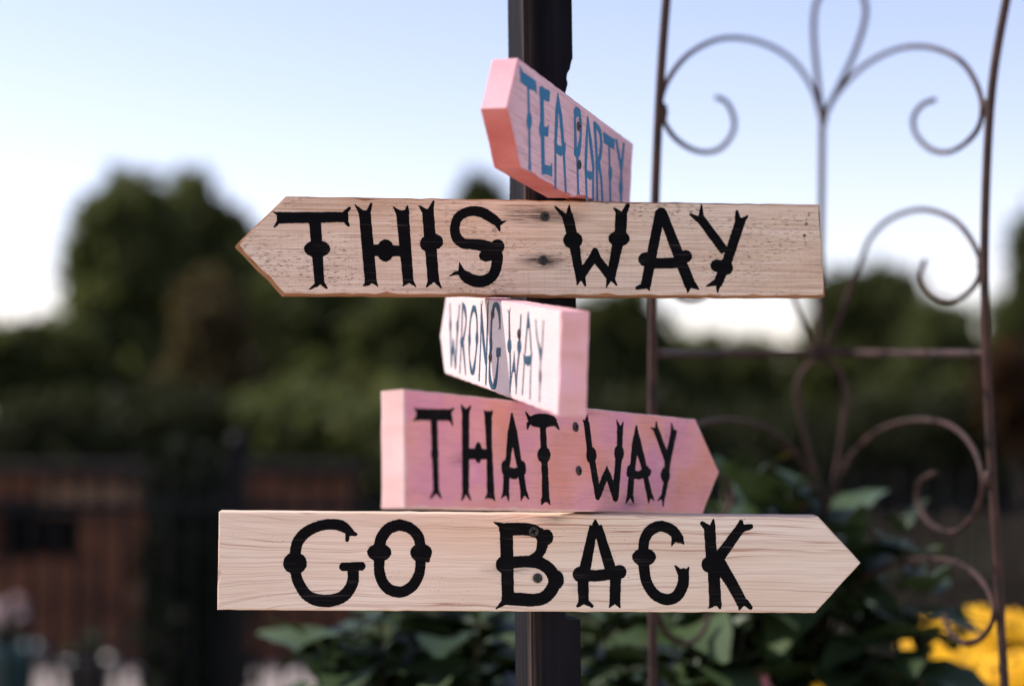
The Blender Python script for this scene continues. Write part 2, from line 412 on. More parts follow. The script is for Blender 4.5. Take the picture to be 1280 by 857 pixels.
W1 = (330, 240, 6.594); W2 = (480, 240, 6.594); W3 = (680, 240, 6.594); W4 = (780, 240, 6.594)
W5 = (340, 640, 6.594); W6 = (440, 640, 6.594); W7 = (600, 640, 6.594); W8 = (700, 640, 6.594); W9 = (800, 640, 6.594)
W10 = (510, 500, 6.122); W11 = (610, 500, 6.122); W12 = (730, 500, 6.122)
W13 = (640, 70, 4.762); W14 = (705, 90, 5.194); W15 = (545, 370, 6.122); W16 = (610, 370, 5.354)
k = Kc
LET = {'this': [
 (W1, [L_(105,213,95,695,206,84), k((120,185,30),(75,163,8)), k((120,245,30),(88,286,18)), k((655,185,44),(706,132,22)), k((670,235,40),(696,276,24)),
       L_(420,240,100,458,765,80), E_(438,468,108,72), k((440,758,42),(378,800,12)), k((485,755,40),(516,790,18))]),
 (W2, [L_(-161,150,98,-107,755,100), k((-189,165,44),(-237,108,12)), k((-125,155,38),(-106,100,22)), k((-135,750,50),(-168,772,12)), k((-75,745,38),(-52,775,8)),
       L_(-110,480,100,170,487,85), E_(12,482,70,92),
       L_(150,150,106,200,745,88), k((118,170,46),(78,122,10)), k((188,168,46),(192,118,16)), k((190,735,45),(155,775,8)), k((222,735,42),(262,780,8))]),
 (W2, [L_(360,140,98,408,745,95), k((325,150,44),(288,112,8)), k((383,150,46),(408,78,18)), E_(352,425,56,63), E_(428,410,60,60), k((380,740,48),(348,785,10)), k((436,738,46),(475,793,8))]),
 (W2, [k((935,250,70),(880,210,84),(800,165,86),(715,158,80),(640,185,80),(600,230,78),(583,300,78),(597,370,86),(650,422,86),(720,430,86),(800,440,95),(880,465,100),(930,520,95),(928,600,90),(902,680,86),(850,722,92),(790,737,98),(720,722,98),(665,690,86),(640,660,56)),
       E_(935,450,58,60), E_(845,525,62,50), k((945,260,44),(1005,238,10)), k((935,262,54),(955,325,8)), k((638,650,52),(622,582,8)), k((645,670,44),(590,668,30),(540,692,8))]),
 (W3, [L_(190,180,92,228,340,90), L_(245,400,90,296,725,62), E_(238,397,80,70), k((170,200,46),(95,125,16)), k((205,185,50),(208,105,8)),
       k((305,690,72),(405,540,72),(420,485,50)), k((420,485,50),(440,560,74),(542,690,74)),
       L_(638,160,98,630,340,98), L_(612,400,92,548,725,70), E_(618,385,88,66), k((612,168,44),(573,130,8)), k((665,165,46),(690,112,36)),
       k((290,715,44),(272,765,12)), k((322,715,40),(340,768,20)), k((535,720,44),(514,785,10)), k((566,720,40),(598,766,16))]),
 (W4, [L_(298,165,82,178,775,85), L_(312,165,78,548,775,95), E_(306,172,46,44), L_(225,590,86,480,582,90), E_(180,555,62,60), E_(510,530,50,52),
       k((162,775,52),(108,790,32)), k((195,780,42),(208,810,12)), k((530,780,54),(525,832,8)), k((575,770,56),(612,800,16))]),
 (W4, [L_(630,218,74,832,492,75), L_(962,232,84,845,585,82), L_(846,565,85,770,765,75), k((765,607,104),(843,627,112)),
       k((635,220,56),(638,105,10)), k((622,232,54),(548,185,22)), k((938,225,54),(930,162,26)), k((972,240,50),(1018,200,18)), k((755,745,54),(678,778,12)), k((778,762,46),(770,825,10))])],
 'go': [
 (W5, [k((645,163,66),(570,110,92),(470,98,88),(370,118,88),(280,165,92),(220,230,92),(195,310,92),(190,420,92),(200,520,88),(235,610,90),(300,690,95),(390,725,102),(490,725,102),(580,695,100),(640,630,95),(668,560,95),(668,470,92)),
       E_(190,418,98,90), k((590,447,72),(735,442,72)), k((645,165,56),(690,180,30)), k((622,180,38),(620,228,30))]),
 (W6, [k((390,103,95),(480,130,90),(545,200,90),(565,300,88),(565,400,85),(555,500,85),(510,590,90),(440,645,92),(385,655,92),(310,635,92),(250,570,90),(225,480,88),(225,400,88),(228,300,95),(240,220,95),(300,135,95),(390,103,95)),
       E_(225,330,100,72), E_(570,332,90,76), k((615,350,60),(622,390,44))]),
 (W7, [L_(215,88,110,232,762,100), k((210,140,108),(380,138,105),(460,160,100),(510,200,95),(512,280,90),(478,350,75),(400,402,75)), E_(548,205,56,65),
       k((230,415,100),(380,405,95),(500,420,100),(580,480,105),(615,560,105),(595,630,105),(530,700,105),(440,722,105),(330,715,110),(230,712,106)), E_(640,555,52,75), E_(182,430,52,65),
       k((190,112,54),(112,80,10)), k((205,735,58),(135,790,12))]),
 (W8, [L_(278,110,70,203,480,95), L_(308,110,75,420,480,95), k((290,62,14),(292,130,86)), k((160,518,104),(300,522,96),(480,500,90)), E_(160,510,56,62), E_(490,490,58,58),
       L_(188,530,95,195,748,85), L_(458,530,92,452,752,90), k((182,735,54),(148,770,28)), k((212,735,50),(262,770,30)), k((432,742,48),(408,780,12)), k((472,742,50),(492,778,18))]),
 (W9, [k((318,212,82),(260,145,90),(170,113,92),(90,145,92),(40,215,86),(28,300,85),(25,370,90),(35,470,90),(50,560,88),(90,640,88),(150,695,90),(230,718,94),(300,690,95),(345,620,95),(358,560,92),(358,505,92)),
       E_(33,368,98,74), k((325,215,66),(358,256,18)), k((285,215,54),(262,272,12)), k((335,500,56),(290,440,14)), k((380,500,48),(402,450,10))]),
 (W9, [L_(573,110,96,592,430,92), L_(603,410,95,622,770,102), k((556,130,64),(514,92,38)), k((596,125,56),(606,56,12)), L_(848,100,78,632,400,95), k((830,120,66),(832,78,36)), k((850,132,60),(910,118,46)),
       L_(650,415,112,765,600,95), L_(750,572,95,852,765,90), k((842,745,54),(818,800,18)), k((870,740,56),(910,783,38)), E_(562,430,55,66), k((596,755,50),(568,788,12)), k((650,755,50),(660,788,20))])],
 'that': [
 (W10, [L_(62,108,90,332,112,88), k((85,88,44),(45,60,8)), k((85,128,44),(45,152,14)), k((308,92,44),(348,64,16)), k((318,130,38),(345,198,7)), L_(198,140,52,215,695,44), E_(204,410,30,52), k((212,690,38),(170,752,12)), k((218,690,38),(255,748,12))]),
 (W10, [L_(440,70,58,440,710,52), k((432,90,44),(405,32,8)), k((450,88,42),(478,44,10)), k((436,700,38),(410,765,10)), k((446,700,38),(478,762,10)),
        k((613,112,58),(618,300,46),(625,480,48),(632,725,58)), k((597,108,32),(582,80,7)), k((633,108,30),(644,76,7)), k((617,725,38),(592,750,8)), k((646,725,34),(662,768,7)), L_(455,410,85,612,412,80), E_(537,402,30,82)]),
 (W11, [k((182,100,12),(175,250,52),(150,490,38)), k((182,100,12),(197,250,55),(238,490,42)), k((135,530,58),(200,562,84),(262,532,62)), E_(127,515,26,58), E_(262,525,28,60), L_(142,550,46,135,725,50), L_(252,560,46,275,725,50),
        k((126,715,32),(100,750,8)), k((148,715,30),(158,775,7)), k((265,715,36),(252,768,8)), k((285,710,36),(312,755,10))]),
 (W11, [E_(415,155,112,54), L_(305,152,72,522,170,56), k((315,140,34),(288,90,10)), k((308,180,28),(300,222,9)), k((512,175,38),(542,222,10)), L_(418,180,48,437,600,50), L_(437,590,50,441,780,60), E_(427,418,50,66), k((422,765,38),(408,800,7)), k((458,765,34),(474,796,7))]),
 (W12, [k((20,180,44),(45,390,44)), k((18,170,32),(25,110,12)), k((12,180,30),(-8,150,8)), k((60,450,46),(85,600,48),(105,745,36)), E_(56,420,40,62), k((108,725,46),(168,565,46)), k((174,508,10),(174,570,58)), k((180,565,46),(240,740,44)),
        k((275,230,46),(272,360,42)), k((264,450,50),(240,740,48)), E_(268,405,38,62), k((271,222,36),(250,155,8)), k((283,218,34),(300,166,7)), E_(240,752,23,23)]),
 (W12, [k((400,195,10),(392,330,50),(370,530,42)), k((400,195,10),(412,330,52),(464,530,44)), k((360,562,72),(420,577,58),(476,550,76)), E_(350,545,22,55), E_(480,545,20,45), L_(362,580,44,350,750,50), L_(470,580,40,505,745,44),
        k((342,735,32),(320,788,7)), k((365,740,30),(378,785,9)), k((495,735,32),(495,782,9)), k((512,730,32),(535,765,7))]),
 (W12, [k((552,228,42),(635,450,48)), k((685,248,48),(640,470,46)), k((640,450,46),(630,600,40),(605,740,32)), E_(622,570,36,58), k((548,226,32),(510,212,8)), k((555,222,28),(552,165,10)), k((680,248,32),(668,180,12)), k((690,248,32),(710,236,7)), k((605,735,36),(565,765,10)), k((605,745,26),(605,812,8))])],
 'tea': [
 (W13, [G_((45,85),(78,104),(142,150),(146,212),(112,202),(48,157)), k((60,105,20),(43,60,6)), k((135,195,12),(146,228,5)), k((95,170,13),(101,380,13),(105,650,12)), E_(102,385,16,54), k((105,640,12),(98,682,6)), k((107,640,12),(112,690,6))]),
 (W13, [L_(175,182,24,186,705,20), G_((162,180),(226,208),(222,275),(200,268),(162,242)), G_((165,412),(205,424),(220,405),(215,480),(165,474)), E_(175,435,15,52), G_((175,640),(228,655),(238,632),(240,722),(215,708),(180,702))]),
 (W13, [k((271,225,5),(266,340,20),(258,560,14)), k((258,560,13),(258,790,11)), k((273,225,5),(289,360,20),(307,560,16)), k((307,560,14),(320,812,11)), G_((250,485),(275,535),(305,540),(320,510),(318,580),(287,598),(253,572)), k((271,225,5),(272,300,22))]),
 (W14, [k((75,265,22),(92,250,24),(108,330,15),(106,430,16),(93,525,26)), k((70,290,14),(76,530,18)), E_(85,520,22,38), E_(80,262,18,34), k((85,540,14),(92,785,12)), k((92,775,11),(85,802,5)), k((94,775,11),(100,802,5))]),
 (W14, [k((152,288,5),(146,450,17),(140,620,17)), k((140,620,15),(148,838,12)), k((154,288,5),(171,450,20),(189,610,17)), k((189,610,14),(188,862,12)), G_((132,612),(155,645),(180,648),(197,625),(192,695),(166,703),(134,662)), k((153,288,5),(155,380,20))]),
 (W14, [k((198,330,18),(212,560,16),(216,870,12)), k((198,332,20),(225,370,24),(241,440,16),(235,540,22),(215,590,28)), k((222,590,24),(240,680,14),(253,890,12))]),
 (W14, [G_((252,388),(330,440),(326,505),(258,462)), k((292,480,12),(303,915,12)), E_(300,660,12,50)]),
 (W14, [k((338,440,12),(352,520,17),(372,640,15)), k((388,462,12),(381,540,15),(372,640,15)), k((372,640,14),(369,945,14)), E_(369,750,13,52)])],
 'wrong': [
 (W15, [k((109,55,7),(111,240,10),(118,540,9)), k((118,525,9),(133,330,9),(149,555,9)), k((181,65,7),(166,240,11),(149,555,9)), E_(111,225,9,52), E_(165,235,10,50), k((132,350,8),(131,430,24))]),
 (W15, [k((205,55,10),(196,330,9),(183,590,7)), k((205,55,16),(220,90,20),(231,190,10),(216,300,13),(200,355,24)), k((208,370,15),(228,600,7)), E_(199,350,14,38)]),
 (W15, [k((292,84,30),(313,170,11),(314,330,14),(305,450,10),(281,592,24),(258,480,9),(256,330,14),(266,170,11),(292,84,30)), E_(257,330,10,54), E_(314,325,11,54)]),
 (W15, [k((348,85,10),(343,350,9),(330,650,9)), k((348,110,11),(365,350,19),(383,520,15)), k((398,75,9),(392,300,11),(382,675,11)), k((348,90,7),(342,40,3)), k((348,90,7),(357,35,3)), k((398,80,7),(391,45,3)), k((398,80,7),(405,40,3))]),
 (W15, [k((490,235,9),(484,130,20),(462,62,34),(438,100,18),(425,200,13),(420,360,16),(411,520,12),(415,640,22),(440,700,34),(462,620,20),(474,500,11),(478,430,16)), E_(421,368,11,68), G_((462,395),(497,393),(495,462),(462,466)), k((488,232,8),(478,258,3)), k((489,232,8),(494,258,3))]),
 (W16, [k((142,110,8),(145,290,12),(150,450,9),(149,640,7)), E_(144,330,14,50), k((142,112,7),(132,92,3)), k((144,112,7),(151,74,3)), k((150,600,8),(175,420,8),(190,610,9)), k((176,365,3),(176,500,18)), k((222,125,7),(215,250,11),(209,370,12),(196,500,9),(188,655,6)), E_(210,335,14,48)]),
 (W16, [k((269,108,5),(262,210,10),(249,380,9)), k((247,400,9),(240,500,7),(230,658,7)), k((271,108,5),(283,250,9),(290,380,9)), k((290,400,9),(286,500,7),(282,690,7)), k((270,105,4),(270,205,20)), G_((236,375),(255,400),(280,398),(298,372),(292,445),(268,470),(240,440))]),
 (W16, [k((320,158,7),(330,280,9),(347,360,16),(352,440,8)), k((372,163,7),(363,350,9),(353,440,8)), k((352,440,7),(345,705,7)), E_(350,540,9,54)])]}

# ------------------------------------------------------------------ signpost object
PX0, PYAW, LEAN = 0.0060, 16.5, 0.0235
def post_frame():
    a = Vector((math.cos(R(PYAW)), math.sin(R(PYAW)), 0)); b = Vector((-math.sin(R(PYAW)), math.cos(R(PYAW)), 0))
    M = Matrix.Identity(4)
    zc = Vector((-LEAN, 0.0, 1))
    for k_ in range(3): M[k_][0] = a[k_]; M[k_][1] = b[k_]; M[k_][2] = zc[k_]
    M[0][3] = PX0 + LEAN * 1.60; M[1][3] = 2.531; M[2][3] = 0
    return M
sign = empty('signpost', post_frame().translation, 'black wooden post carrying five painted arrow boards', 'signpost')
t = NT('black_stained_post')
gr = t.noise(t.coord((90, 90, 3)), 1, 4, .6); bg_ = t.noise(t.coord((25, 25, 2)), 1, 4)
cc = t.ramp(bg_, [(.35, (.0035, .0035, .005, 1)), (.65, (.010, .0095, .013, 1))])
cx = t.n('TexCoord'); sx = t.n('SeparateXYZ'); t.l(cx.outputs['Object'], sx.inputs[0])
# worn corner where the stain has rubbed off (front left edge)
ed = t.math('ADD', t.math('ABSOLUTE', sx.outputs[0]), t.math('ABSOLUTE', t.math('SUBTRACT', sx.outputs[1], .006)))
wr = t.math('MULTIPLY', t.math('SUBTRACT', 1.0, t.math('MULTIPLY', ed, 42), True), t.ramp(gr, [(.38, (.1,)*3), (.62, W0)]))
cc = t.mix(t.math('MULTIPLY', wr, .9), cc, (.085, .058, .045, 1))
side = t.math('MULTIPLY', t.math('LESS_THAN', sx.outputs[0], .0006), t.ramp(gr, [(.4, (.1,)*3), (.7, (.55,)*3)]))
cc = t.mix(side, cc, (.026, .023, .026, 1))
t.col(cc); t.bump(gr, .6, .0015); M_POST = t.done(.75, .06)
bm = bmesh.new(); PW, PD = .077, .089
vsb = bx(bm, (0, 0, -.25), (PW, PD, 2.5))
bmesh.ops.bevel(bm, geom=[e for e in bm.edges if abs((e.verts[0].co - e.verts[1].co).z) > 1], offset=.0035, segments=2, affect='EDGES')
post = obj('post', bm, M_POST, sign, post_frame())
def cutter(name, bm, M):
    me = bpy.data.meshes.new(name); bmesh.ops.recalc_face_normals(bm, faces=bm.faces); bm.to_mesh(me); bm.free()
    o = bpy.data.objects.new(name, me); COL.objects.link(o); o.matrix_world = M; return o
cuts = []
for key in BF:                                       # seats sawn into the post for the boards
    pts, th = OUT[key]; bm = bmesh.new(); e = .0008
    cxm = sum(p[0] for p in pts) / len(pts); cym = sum(p[1] for p in pts) / len(pts)
    q = [(p[0] + e * (1 if p[0] > cxm else -1), p[1] + e * (1 if p[1] > cym else -1)) for p in pts]
    lo = [bm.verts.new((x, y, -th - e)) for x, y in q]; hi = [bm.verts.new((x, y, .2)) for x, y in q]
    bm.faces.new(hi); bm.faces.new(lo[::-1])
    for i in range(len(q)): bm.faces.new((lo[i], lo[(i + 1) % len(q)], hi[(i + 1) % len(q)], hi[i]))
    cuts.append(cutter('cut', bm, BF[key]))
# splintered bite out of the right corner above the top board, small step below the lowest board
pm = post_frame(); iv = pm.inverted()
def chip(z0, z1, depth, seed):
    rr = random.Random(seed); bm = bmesh.new(); A = []; n = 11
    for i in range(n):
        f = i / (n - 1); z = z0 + (z1 - z0) * f; d = depth * (1 - f) ** .8 * (1 + .12 * rr.uniform(-1, 1)) + .001
        A.append([bm.verts.new(p) for p in ((PW + .02, -.02, z), (PW - d * .45, -.02, z), (PW - d * .5 + .004 * rr.uniform(-1, 1), .012 + .01 * rr.random(), z), (PW - d * .22, PD + .02, z), (PW + .02, PD + .02, z))])
    for i in range(n - 1):
        for k_ in range(5): bm.faces.new((A[i][k_], A[i][(k_ + 1) % 5], A[i + 1][(k_ + 1) % 5], A[i + 1][k_]))
    bm.faces.new(A[0][::-1]); bm.faces.new(A[-1]); cuts.append(cutter('cut', bm, pm))
ztop = (iv @ at(703, 112, 2.56)).z
chip(ztop - .10, ztop + .05, .062, 3)
bm = bmesh.new(); zb = (iv @ at(715, 774, 2.56)).z
bx(bm, (PW - .024, -.02, zb), (PW + .02, PD + .02, zb + .03)); cuts.append(cutter('cut', bm, pm))
for c in cuts:
    md = post.modifiers.new('cut', 'BOOLEAN'); md.operation = 'DIFFERENCE'; md.object = c; md.solver = 'EXACT'
dg = bpy.context.evaluated_depsgraph_get(); dg.update()
nm = bpy.data.meshes.new_from_object(post.evaluated_get(dg)); post.modifiers.clear(); post.data = nm
for c in cuts: bpy.data.objects.remove(c)

INFO = {'this': ('rough tan arrow board reading THIS WAY, pointing left', [M_THIS, brown_edge], BLACK),
        'go': ('smooth pale pine arrow board reading GO BACK, pointing right', [M_GO, pale_edge], BLACK),
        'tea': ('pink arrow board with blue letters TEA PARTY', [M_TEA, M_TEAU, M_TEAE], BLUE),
        'wrong': ('pale pink arrow board with slate blue letters WRONG WAY', [M_WR, M_WRE], SLATE),
        'that': ('pink and lilac arrow board with black letters THAT WAY', [M_TH, M_THE], BLACK)}
STEEL = vary('black_screw', (.012, .012, .013, 1), (.05, .046, .042, 1), 300, .45, .5, 0, (1, 1, 1), .5)
def screw_mesh():
    xs = np.linspace(-.0052, .0052, 41); X, Y = np.meshgrid(xs, xs); r = np.hypot(X, Y)
    vv, ff = marching((.0048 - r), xs, xs); out = []
    for x, y, f in vv:
        rr = math.hypot(x, y); z = .0002 + .0011 * math.sqrt(max(0, 1 - (rr / .0049) ** 2))
        if (abs(x) < .0006 or abs(y) < .0006) and rr < .0029: z -= .0016
        out.append((x, y, z))
    me = bpy.data.meshes.new('screw'); me.from_pydata(out, [], ff); me.materials.append(STEEL); return me
SM = screw_mesh()
fine = {'tea': 2.6, 'wrong': 2.6}
for key in ('this', 'go', 'tea', 'wrong', 'that'):
    lab, mats, ink = INFO[key]
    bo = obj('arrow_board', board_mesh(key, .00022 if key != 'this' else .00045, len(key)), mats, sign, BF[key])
    bo['label'] = lab
    for i, (win, prims) in enumerate(LET[key]):
        letter(key, win, prims, ink, bo, fine.get(key, 5.0), .5 if key in fine else 1.3, i + len(key))
    for i, (u, v) in enumerate(SCREW[key]):
        x, y = on_board(key, u, v)
        obj('screw', SM, None, bo, BF[key] @ Matrix.Translation((x, y, .0009)) @ Matrix.Rotation(.4 + 1.1 * i, 4, 'Z') @ Matrix.Scale(1.45, 4))

# ------------------------------------------------------------------ garden trellis of bent rusty rod
TD = 3.7
rust = vary('rusty_rod', (.016, .009, .008, 1), (.060, .026, .019, 1), 26, .7, .3, .001, metal=.15)
tre = empty('garden_trellis', (at(1025, 500, TD).x, TD - .25, 0), 'rusty iron garden trellis of bent scrolls beside the signpost', 'trellis')
def bow(u): return TD - .7 * min(1.0, ((u - 1026) / 210.0) ** 2)     # the panel is bowed away from the camera between its legs
def rod(name, pts, r, sub=5):
    bm = bmesh.new(); tube(bm, catmull([at(u, v, bow(u)) for u, v in pts], sub), r, 8)
    o = obj(name, bm, rust, tre, Matrix()); return o
def leg(pts, r=.0080):
    P = catmull([at(u, v, TD - .7) for u, v in pts], 5); e = P[-1]; P += [Vector((e.x, TD - .7, e.z * .5)), Vector((e.x, TD - .7, -.12))]
    bm = bmesh.new(); tube(bm, P, r, 8); obj('leg', bm, rust, tre, Matrix())
leg([(846,-150),(838,-60),(833,0),(825,110),(819,250),(816,400),(815,640),(816,860)])
leg([(1285,-150),(1272,-60),(1258,0),(1240,110),(1232,250),(1231,380),(1236,520),(1243,640),(1250,760),(1256,860)])
rod('top_hoop', [(846,-150),(880,-260),(960,-345),(1065,-375),(1170,-345),(1250,-260),(1285,-150)], .0085)
rod('center_rod', [(1028,140),(1027,250),(1026,350),(1025,440)], .007)
rod('crossbar', [(814,442),(900,442),(1025,441),(1120,442),(1233,442)], .0085)
def mirror(pts, cx, half): return [(2 * cx - u, v) for u, v in pts]
rod('teardrop', [(1028,146),(1021,90),(1017,35),(1022,0),(1040,-18),(1062,-20),(1078,-5),(1082,20),(1070,62),(1048,110),(1029,146)], .006)
sR = [(1031,146),(1046,118),(1078,84),(1120,62),(1160,59),(1198,74),(1220,104),(1228,138),(1218,168),(1190,189),(1164,187),(1145,168),(1142,147),(1153,131),(1168,125)]
sL = [(1026,146),(1015,110),(990,75),(950,53),(905,48),(865,65),(838,95),(826,128),(832,156),(850,178),(876,190),(900,186),(916,166),(917,146),(908,128),(896,122)]
rod('scroll', sR, .0052); rod('scroll', sL, .0052)
s2 = [(1029,440),(1045,408),(1062,362),(1076,326),(1088,298),(1112,274),(1150,262),(1188,272),(1213,298),(1226,332),(1216,360),(1190,376),(1166,369),(1151,347),(1156,325)]
rod('scroll', s2, .0052); rod('scroll', mirror(s2, 1025, 0), .0052)
rod('loop', [(1026,446),(1006,460),(996,486),(1003,530),(1016,580),(1030,628)], .0058); rod('loop', [(1026,446),(1046,460),(1057,486),(1054,530),(1047,580),(1036,628)], .0058)
s3 = [(1042,618),(1052,590),(1070,562),(1100,537),(1140,525),(1184,530),(1214,556),(1228,598),(1220,638),(1194,664),(1165,656),(1147,628),(1150,602),(1170,590)]
rod('scroll', s3, .0052); rod('scroll', mirror(s3, 1030, 0), .0052)
rod('center_rod', [(1032,625),(1033,700),(1034,790)], .007)
s4 = [(1040,790),(1052,760),(1080,722),(1130,702),(1185,700),(1224,722),(1243,762),(1230,794),(1206,804),(1188,790),(1180,768)]
rod('scroll', s4, .0052); rod('scroll', mirror(s4, 1033, 0), .0052)
for (u, v) in ((828,140),(1233,135),(1029,148),(1025,441),(1228,332),(1236,598),(1034,625)):      # weld collars
    bm = bmesh.new(); p = at(u, v, bow(u)); tube(bm, [p + Vector((0, 0, -.014)), p, p + Vector((0, 0, .014))], [.008, .0105, .008], 8); obj('weld', bm, rust, tre, Matrix())

# ------------------------------------------------------------------ leaves and shrubs
def leaf_mat(name, c1, c2, rough=.38):
    t = NT(name); oi = t.n('ObjectInfo'); n = t.noise(t.coord((30, 30, 30)), 1, 3)
    col = t.mix(oi.outputs['Random'], c1, c2); col = t.mix(t.math('MULTIPLY', n, .35), col, c2)
    t.col(col); t.bump(n, .3, .002)
    t.b.inputs['Transmission Weight'].default_value = 0
    return t.done(rough, .3)
def leaf_mesh(L, Wd, fold, droop, mat, seed):
    rr = random.Random(seed); bm = bmesh.new(); n = 8; rows = []
    for i in range(n + 1):
        f = i / n; wd = Wd * (math.sin(math.pi * min(1, f * .93 + .04)) ** .75) * (1 - .35 * f)
        x = L * f; z = .18 * L * f - droop * L * f * f; row = []
        for k_ in (-1, -.5, 0, .5, 1):
            row.append(bm.verts.new((x, k_ * wd * .5, z + fold * abs(k_) * wd * .5 + rr.uniform(-1, 1) * .001 + .0015 * math.sin(f * 22) * abs(k_))))
        rows.append(row)
    for i in range(n):
        for k_ in range(4): bm.faces.new((rows[i][k_], rows[i + 1][k_], rows[i + 1][k_ + 1], rows[i][k_ + 1])).smooth = True
    me = bpy.data.meshes.new('leaf'); bm.to_mesh(me); bm.free(); me.materials.append(mat); return me
LM = leaf_mat('glossy_leaf', (.008, .020, .005, 1), (.048, .075, .024, 1), .5)
LEAF = [leaf_mesh(.12, .072, .22, .35, LM, i) for i in range(2)] + [leaf_mesh(.10, .062, .35, .15, LM, 5), leaf_mesh(.135, .08, .15, .5, LM, 6)]
STEM = vary('green_stem', (.03, .035, .015, 1), (.07, .06, .03, 1), 20, .7, .2)
def rotm(yaw, pitch, roll): return Matrix.Rotation(yaw, 4, 'Z') @ Matrix.Rotation(-pitch, 4, 'Y') @ Matrix.Rotation(roll, 4, 'X')
def shrub(label, x, y, tips, seed, group=None, leaves=LEAF, lo=-.15, pairs=6, lsc=1.0):
    rr = random.Random(seed)
    root = empty('leafy_shrub', (x, y, 0), label, 'shrub', group)
    for (tx, ty, tz) in tips:
        base = Vector((x + (tx - x) * .25, y + (ty - y) * .25, -.05)); tip = Vector((tx, ty, tz)); mid = base.lerp(tip, .5) + Vector(((tx - x) * .12, 0, .06))
        P = catmull([base, mid, tip], 6); bm = bmesh.new(); tube(bm, P, [.007 - .0045 * i / (len(P) - 1) for i in range(len(P))], 6); obj('stem', bm, STEM, root, Matrix())
        a0_ = rr.uniform(0, 6.28)
        for j in range(pairs):
            f = 1 - (j * .07 + .004); p = base.lerp(tip, f) if f < .5 else P[min(len(P) - 1, int(f * (len(P) - 1)))].copy()
            p = p + (tip - p) * 0
            p.z = tip.z - j * .06 + rr.uniform(-.01, .01)
            for h_ in range(2):
                yaw = a0_ + j * 1.57 + h_ * math.pi + rr.uniform(-.35, .35)
                pit = (.75 if j == 0 else .45 - .10 * j) + rr.uniform(-.3, .3)
                sc_ = (.55 if j == 0 else .85 + .05 * min(j, 3)) * rr.choice((.6, .8, .95, 1.1, 1.3)) * 1.75 * lsc
                M = Matrix.Translation(p) @ rotm(yaw, pit, rr.uniform(-.35, .35)) @ Matrix.Scale(sc_, 4)
                obj('leaf', rr.choice(leaves), None, root, M)
    return root
def tips_of(lst, Y, jit=.16, seed=0):
    rr = random.Random(seed); return [(at(u, v, Y).x, Y + rr.uniform(-jit, jit), at(u, v, Y).z) for u, v in lst]
def cx_(lst, Y): return at(sum(p[0] for p in lst) / len(lst), 600, Y).x
A_ = [(415,815),(440,775),(455,830),(480,760),(520,805),(560,770),(590,830),(620,790),(425,860),(540,845),(500,720),(450,690),(570,725),(600,760),(470,860),(630,850),(520,870)]
shrub('dark green broad-leaved shrub under the GO BACK board, on its square-ended side', cx_(A_, 3.65), 3.65, tips_of(A_, 3.65, .15, 1), 11, pairs=6)
B_ = [(745,820),(790,800),(830,840),(870,815),(760,770),(845,770),(900,850),(800,850),(930,790),(870,740),(770,870),(850,870),(940,840),(730,860),(980,860)]
shrub('dark green broad-leaved shrub low behind the foot of the black post', cx_(B_, 3.5), 3.5, tips_of(B_, 3.5, .12, 2), 12, pairs=6)
C_ = [(900,610),(945,600),(985,615),(1030,640),(1075,690),(1120,660),(1150,700),(960,680),(1010,720),(1060,770),(1110,760),(1000,830),(1080,840),(920,690),(960,780),(1040,870),(1080,800),(940,840)]
shrub('tall broad-leaved shrub beside the arrow tip of the GO BACK board', cx_(C_, 3.7), 3.7, tips_of(C_, 3.7, .10, 3), 13, pairs=7)

# flower heads
def flower_mesh(Rr, n, mp, mc, seed, layers=1):
    rr = random.Random(seed); bm = bmesh.new()
    for ly in range(layers):
        for i in range(n):
            a = 2 * math.pi * (i + .5 * ly) / n + rr.uniform(-.1, .1); r = Rr * (1 - .25 * ly) * rr.uniform(.9, 1.05); wd = r * 2.6 / n
            c, s_ = math.cos(a), math.sin(a); pts = [(.18 * r, 0, .003), (.55 * r, wd * .5, .006 + .004 * ly), (r, wd * .3, -.004 + .008 * ly), (r * 1.04, 0, -.005 + .008 * ly), (r, -wd * .3, -.004 + .008 * ly), (.55 * r, -wd * .5, .006 + .004 * ly)]
            bm.faces.new([bm.verts.new((x * c - y * s_, x * s_ + y * c, z)) for x, y, z in pts])
    rg = bmesh.ops.create_uvsphere(bm, u_segments=8, v_segments=5, radius=Rr * .25)
    for v_ in rg['verts']: v_.co.z = v_.co.z * .8 + .006
    for f in bm.faces:
        if all(v_ in rg['verts'] for v_ in f.verts): f.material_index = 1
    me = bpy.data.meshes.new('flower_head'); bm.to_mesh(me); bm.free(); me.materials.append(mp); me.materials.append(mc); return me
YEL = vary('yellow_petal', (.74, .34, .006, 1), (.84, .48, .010, 1), 30, .6, .2); PINK = vary('pink_petal', (.72, .20, .22, 1), (.8, .35, .35, 1), 30, .6, .2)
DK = vary('flower_eye', (.05, .025, .01, 1), (.10, .05, .015, 1), 40, .9, .1)
FY = flower_mesh(.058, 13, YEL, DK, 1, 2); FP = flower_mesh(.035, 12, PINK, DK, 2, 2); FS = flower_mesh(.020, 10, YEL, DK, 3, 2)
SML = leaf_mat('flower_leaf', (.02, .05, .015, 1), (.05, .09, .03, 1)); SLEAF = [leaf_mesh(.09, .03, .2, .4, SML, 9)]
